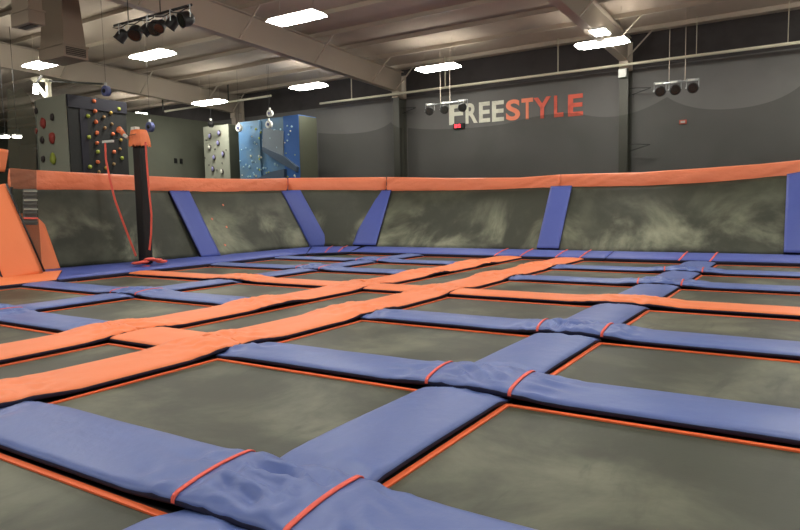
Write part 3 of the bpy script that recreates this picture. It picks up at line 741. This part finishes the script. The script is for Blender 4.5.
for i, (px, py, r, aim) in enumerate([(122, 36, .10, (-.5, -.3, -.7)), (136, 33, .12, (.35, -.6, -.7)), (148, 30, .10, (-.5, -.5, -.6)), (156, 28.5, .12, (.4, -.6, -.5)), (161, 26.5, .09, (.3, -.6, -.6)), (173, 25, .10, (-.5, -.3, -.7)), (187, 21.5, .125, (-.25, -.9, -.35))]):
    q = at(px, py, 1, v0); q.z = zb - .24
    par(q, aim, r * 1.15, .26, label='black spotlight on the top left bar, ' + o7[i], group='spotlights on the top left bar')
def bar3(x0, x1, y0, wires, lamps, label, lab2, grp, v=19):
    a, b = at(x0, y0, 1, v), at(x1, y0, 1, v); z = at((x0 + x1) / 2, y0, 1, v).z
    bar = thing('lighting_bar', label, 'lighting bar', (a.x, v, z))
    MB().tube([(a.x, v, z), (b.x, v, z)], .022, 10).build('bar', M['chrome'], bar, True)
    for wx in wires:
        q = at(wx, y0, 1, v); MB().tube([(q.x, v, z), (q.x, v, CL(v))], .007, 8).build('hanger', M['steel'], bar)
    for (px, s) in lamps:
        q = at(px, y0 + 6, 1, v); q.z = z - .19
        par(q, (.25, -.95, -.25), .13, .2, label='round dark spotlight, ' + s + ' ' + lab2, group=grp)
        MB().box(q.x - .12, q.x + .06, v - .03, v + .03, z - .01, z + .03).build('clamp', M['white'], bar)
bar3(427, 466, 103, (440.5, 450), [(430, 'leftmost'), (445, 'middle'), (463, 'rightmost')], 'metal lighting bar with three spotlights in front of the sign', 'on the bar left of the sign', 'spotlights on the bar by the sign')
bar3(656, 698, 82, (669, 685), [(660, 'leftmost'), (675, 'middle'), (692.5, 'rightmost')], 'metal lighting bar with three spotlights at right of the column', 'on the bar right of the column', 'spotlights on the right bar')

# ------------------------------------------------------------------ air ducts, top left
def duct(label, x0, x1, yt, yb, v, dep, flare, grille):
    a, b = at(x0, yb, 1, v), at(x1, yb, 1, v); z = (a.z + b.z) / 2; top = CL(v) - .02
    t = thing('air_duct', label, 'duct', ((a.x + b.x) / 2, v + dep / 2, z))
    h = .28; i = flare
    mb = MB(); mb.box(a.x, b.x, v, v + dep, z, z + h); mb.build('outlet_box', M['duct'], t, bevel=.01)
    A_ = [(a.x + .03, v + .03, z + h), (b.x - .03, v + .03, z + h), (b.x - .03, v + dep - .03, z + h), (a.x + .03, v + dep - .03, z + h)]
    B_ = [(a.x + i, v + i, top), (b.x - i, v + i, top), (b.x - i, v + dep - i, top), (a.x + i, v + dep - i, top)]
    MB().add(A_ + B_, [(3, 2, 1, 0), (4, 5, 6, 7)] + [(k, (k + 1) % 4, 4 + (k + 1) % 4, 4 + k) for k in range(4)]).build('riser', M['duct'], t)
    MB().box(a.x - .02, b.x + .02, v - .02, v + dep + .02, z + h, z + h + .04).build('collar', M['duct'], t)
    if grille:
        mb = MB(); mb.box(b.x, b.x + .01, v + .06, v + dep - .06, z + .05, z + h - .04); g = mb.build('grille', M['grille'], t)
        mb = MB()
        for k in range(4): zz = z + .07 + k * .045; mb.box(b.x, b.x + .02, v + .06, v + dep - .06, zz, zz + .006)
        mb.build('louvre', M['duct'], t)
    else:
        MB().box(a.x + .1, b.x - .1, v + .1, v + dep - .1, z - .01, z + .0).build('grille', M['grille'], t)
duct('square beige air duct drop with a side grille above the ceiling lamp, top left', 39, 64, 0, 59, 9.0, .62, .12, True)
duct('brown-grey air duct box in the top left corner without side grille', 11, 29, 0, 25, 7.9, .36, .03, False)

# ------------------------------------------------------------------ climbing towers
def hold(t, p, r, c, i): MB().blob(p, r, i, (1, 1, 1), 8).build('hold', M['hold_' + c], t, True)
# left tower
cr = at(65, 94, 0, -16.5); zt = zt_left = cr.z; x0, x1, y0, y1 = -17.9, -16.5, cr.y, cr.y + 1.74
t = thing('climbing_tower', 'climbing tower with pale front and charcoal side dotted with round holds', 'climbing wall', (-17.2, y0 + .9, -Z0))
MB().box(x0, x1 - .02, y0, y1, -Z0, zt).build('front_panel', M['tow_light'], t)
MB().box(x1 - .02, x1 + .02, y0 + .03, y1, -Z0, zt - .32).build('side_panel', M['tow_dark'], t)
MB().box(x1 - .02, x1 + .05, y0 + .03, y1 + .02, zt - .32, zt + .0).build('top_band', M['tow_navy'], t)
MB().box(x1 - .01, x1 + .04, y0 + .35, y0 + .55, -Z0, zt - .32).build('side_stripe', M['tow_navy'], t)
cand = [(94, 101, 'orange'), (95, 111, 'orange'), (88, 116, 'green'), (96, 122, 'orange'), (111, 113, 'yellow'), (119, 109, 'green'), (104, 117, 'tan'), (112, 124, 'tan'), (97, 133, 'orange'), (89, 137, 'green'), (97, 143, 'orange'),
        (105, 128, 'tan'), (113, 134, 'orange'), (98, 152, 'green'), (98, 162, 'orange'), (90, 167, 'green'), (99, 172, 'tan'), (114, 152, 'orange'), (121, 140, 'yellow'), (122, 158, 'green'), (114, 164, 'tan'), (106, 168, 'yellow'), (118, 131, 'orange'), (120, 149, 'tan')]
for i, (px, py, c) in enumerate(cand):
    q = at(px, py, 0, x1 + .05); hold(t, q, .045 if c in ('tan', 'yellow') else .055, c, i)
for i, (px, py, c, r) in enumerate([(43, 123, 'red', .13), (52, 117, 'dark', .09), (52, 138, 'red', .14), (42, 140, 'dark', .09), (53, 159, 'green', .14), (43, 159, 'dark', .09), (36, 111, 'dark', .08), (36, 131, 'red', .07), (35.5, 150, 'dark', .07)]):
    q = at(px, py, 1, y0 - .03); MB().blob(q, r, i + 40, (.8, .5, 1.1), 12).build('hold', M['hold_' + c], t, True)
# pale slim tower
z = at(228, 124, 1, 18).z; a, b = at(203, 125, 1, 18), at(228, 125, 1, 18)
t = thing('climbing_tower', 'slim pale climbing tower with large oval holds left of the blue one', 'climbing wall', ((a.x + b.x) / 2, 18.3, -Z0))
MB().box(a.x, b.x, 18, 18.7, -Z0, z).build('front_panel', M['tow_light'], t)
MB().box(b.x, b.x + .02, 18.02, 18.7, -Z0, z).build('side_panel', M['tow_side'], t)
for i, (px, py, c) in enumerate([(210, 136, 'lilac'), (219, 133, 'lilac'), (209.5, 147.5, 'cream'), (218, 143, 'lilac'), (223, 154, 'lilac'), (214, 157.5, 'lilac'), (213, 169, 'lilac'), (222, 171.5, 'cream')]):
    q = at(px, py, 1, 17.97); MB().blob(q, .085, i, (1, .5, 1.35), 12).build('hold', M['hold_dark'], t, True); MB().blob(q + Vector((0, -.03, 0)), .062, i, (1, .5, 1.35), 12).build('hold', M['hold_' + c], t, True)
for i, (px, py) in enumerate([(206, 140), (215, 149), (226, 150), (205, 158), (222, 163), (209, 165), (217, 170)]):
    MB().blob(at(px, py, 1, 17.98), .03, i, n=6).build('hold', M['hold_dark'], t, True)
# blue tower
z = at(298, 114.5, 1, 18).z; a, b = at(238, 120, 1, 18), at(298, 114.5, 1, 18); xr = b.x; ys_ = at(316, 119, 0, b.x).y
t = thing('climbing_tower', 'wide blue climbing tower with many small pale holds', 'climbing wall', ((a.x + b.x) / 2, 18.5, -Z0))
xm = at(283, 116, 1, 18).x; xl = at(259, 119, 1, 18).x
MB().box(a.x, xl, 18, ys_, -Z0, z - .03).build('left_panel', M['tow_blue'], t)
MB().prism([(xl, 18.1, z), (xm, 18.05, z), (xm, 18.05, -Z0), (xl, 18.1, -Z0)], (0, ys_ - 18.1, 0)).build('centre_panel', M['tow_blue'], t)
MB().box(xm, xr, 18, ys_, -Z0, z + .0).build('right_panel', M['tow_blue2'], t)
MB().box(xr, xr + .02, 18.02, ys_ + .0, -Z0, z - .02).build('side_panel', M['tow_side'], t)
def px3(l, v): return [at(x, y, 1, v) for x, y in l]
MB().prism(px3([(263, 128), (283, 131), (283, 158), (262, 147)], 17.96), (0, .15, 0)).build('slate_panel', M['tow_slate'], t)
MB().prism(px3([(262, 147), (283, 156), (297, 167), (296, 172), (280, 163), (262, 151)], 17.88), (0, .2, 0)).build('overhang_ledge', M['ledge'], t)
MB().prism(px3([(258, 178), (270, 172), (284, 169), (284, 180), (258, 182)], 17.85), (0, .2, 0)).build('overhang_ledge', M['ledge'], t)
rnd = random.Random(5)
for i in range(70):
    px = rnd.uniform(240, 296); py = rnd.uniform(125, 178)
    q = at(px, py, 1, 17.99); MB().blob(q, rnd.choice((.026, .036, .044)), i, n=6).build('hold', M['hold_' + rnd.choice(['pale', 'cream', 'pale', 'green', 'pale'])], t, True)

# auto belay discs
def disc(px, py, v, r, label, m):
    q = at(px, py, 1, v)
    t = thing('belay_device', label, 'belay device', q, 'round belay devices over the climbing towers')
    MB().tube([q + Vector((0, -.05, 0)), q + Vector((0, .06, 0))], r, 20).build('disc', m, t, bevel=.01)
    MB().tube([q + Vector((0, -.07, 0)), q + Vector((0, -.05, 0))], r * .4, 14).build('hub', M['tie'] if m is M['white'] else M['black'], t)
    MB().beam(q + Vector((0, 0, r)), q + Vector((0, 0, r + .07)), .05, .05, (0, 1, 0)).build('bracket', M['white'], t)
    MB().tube([q + Vector((0, 0, r + .1)), Vector((q.x, q.y, CL(q.y)))], .004, 6).build('hanger', M['black'], t)
disc(106, 91, 9.9, .13, 'round blue belay device above the left climbing tower', M['tie'])
disc(150, 127, 12.0, .14, 'round lilac belay device hanging beside the black padded post', M['tie'])
disc(239, 128, 17.6, .14, 'round white belay device at the left corner of the blue tower', M['white'])
disc(269, 124.5, 17.6, .14, 'round pale belay device at the top middle of the blue tower', M['white'])
disc(270, 113.5, 17.8, .13, 'white ring shaped belay device above the blue tower', M['white'])
disc(211, 124, 17.6, .13, 'dark belay device over the slim pale tower', M['black'])
# steel truss behind left tower
a, b, c_ = at(33, 79, 1, 10.6), at(50, 81, 1, 10.6), at(103, 84, 1, 10.6)
t = thing('steel_bracket', 'pale steel bracket frame on top of the left climbing tower', 'bracket', (a.x, 10.6, a.z))
MB().beam(a, b, .1, .1).build('beam', M['pipe'], t); MB().beam(a, at(48, 100, 1, 10.6), .07, .07, (0, 1, 0)).build('strut', M['pipe'], t)
_f = at(49, 100, 1, 10.6); _f.z = zt_left - .02
MB().beam(at(48, 80, 1, 10.6), _f, .12, .1, (0, 1, 0)).build('strut', M['pipe'], t)
MB().beam(b, c_, .05, .05).build('cross_bar', M['steel_dark'], t)
q = at(35.5, 88, 1, 10.4)
t = thing('flood_lamp', 'small bright lamp on the bracket above the left climbing tower', 'lamp', q)
MB().tube([q + Vector((0, 0, -.15)), q + Vector((0, 0, .1))], .07, 14, taper=[1, .6]).build('shade', M['lens'], t, True)
MB().tube([q + Vector((0, 0, .1)), Vector((q.x, 10.6, a.z + .03))], .03, 10).build('socket', M['black'], t)

# orange shape beyond the net at the left edge
a, b, c_, d = at(-14, 172, 0, -14.5), at(5, 172, 0, -14.5), at(9, 150, 0, -14.6), at(-14, 146, 0, -14.6)
slab('banner_pad', 'orange padded panel above the black corner at the left edge', 'pad', [a, b, c_, d], .08, M['orange'], None, nu=10, nv=6)

# ------------------------------------------------------------------ lift everything onto the building floor
for o in C.objects:
    if o.parent is None and o.type != 'CAMERA': o.location.z += Z0
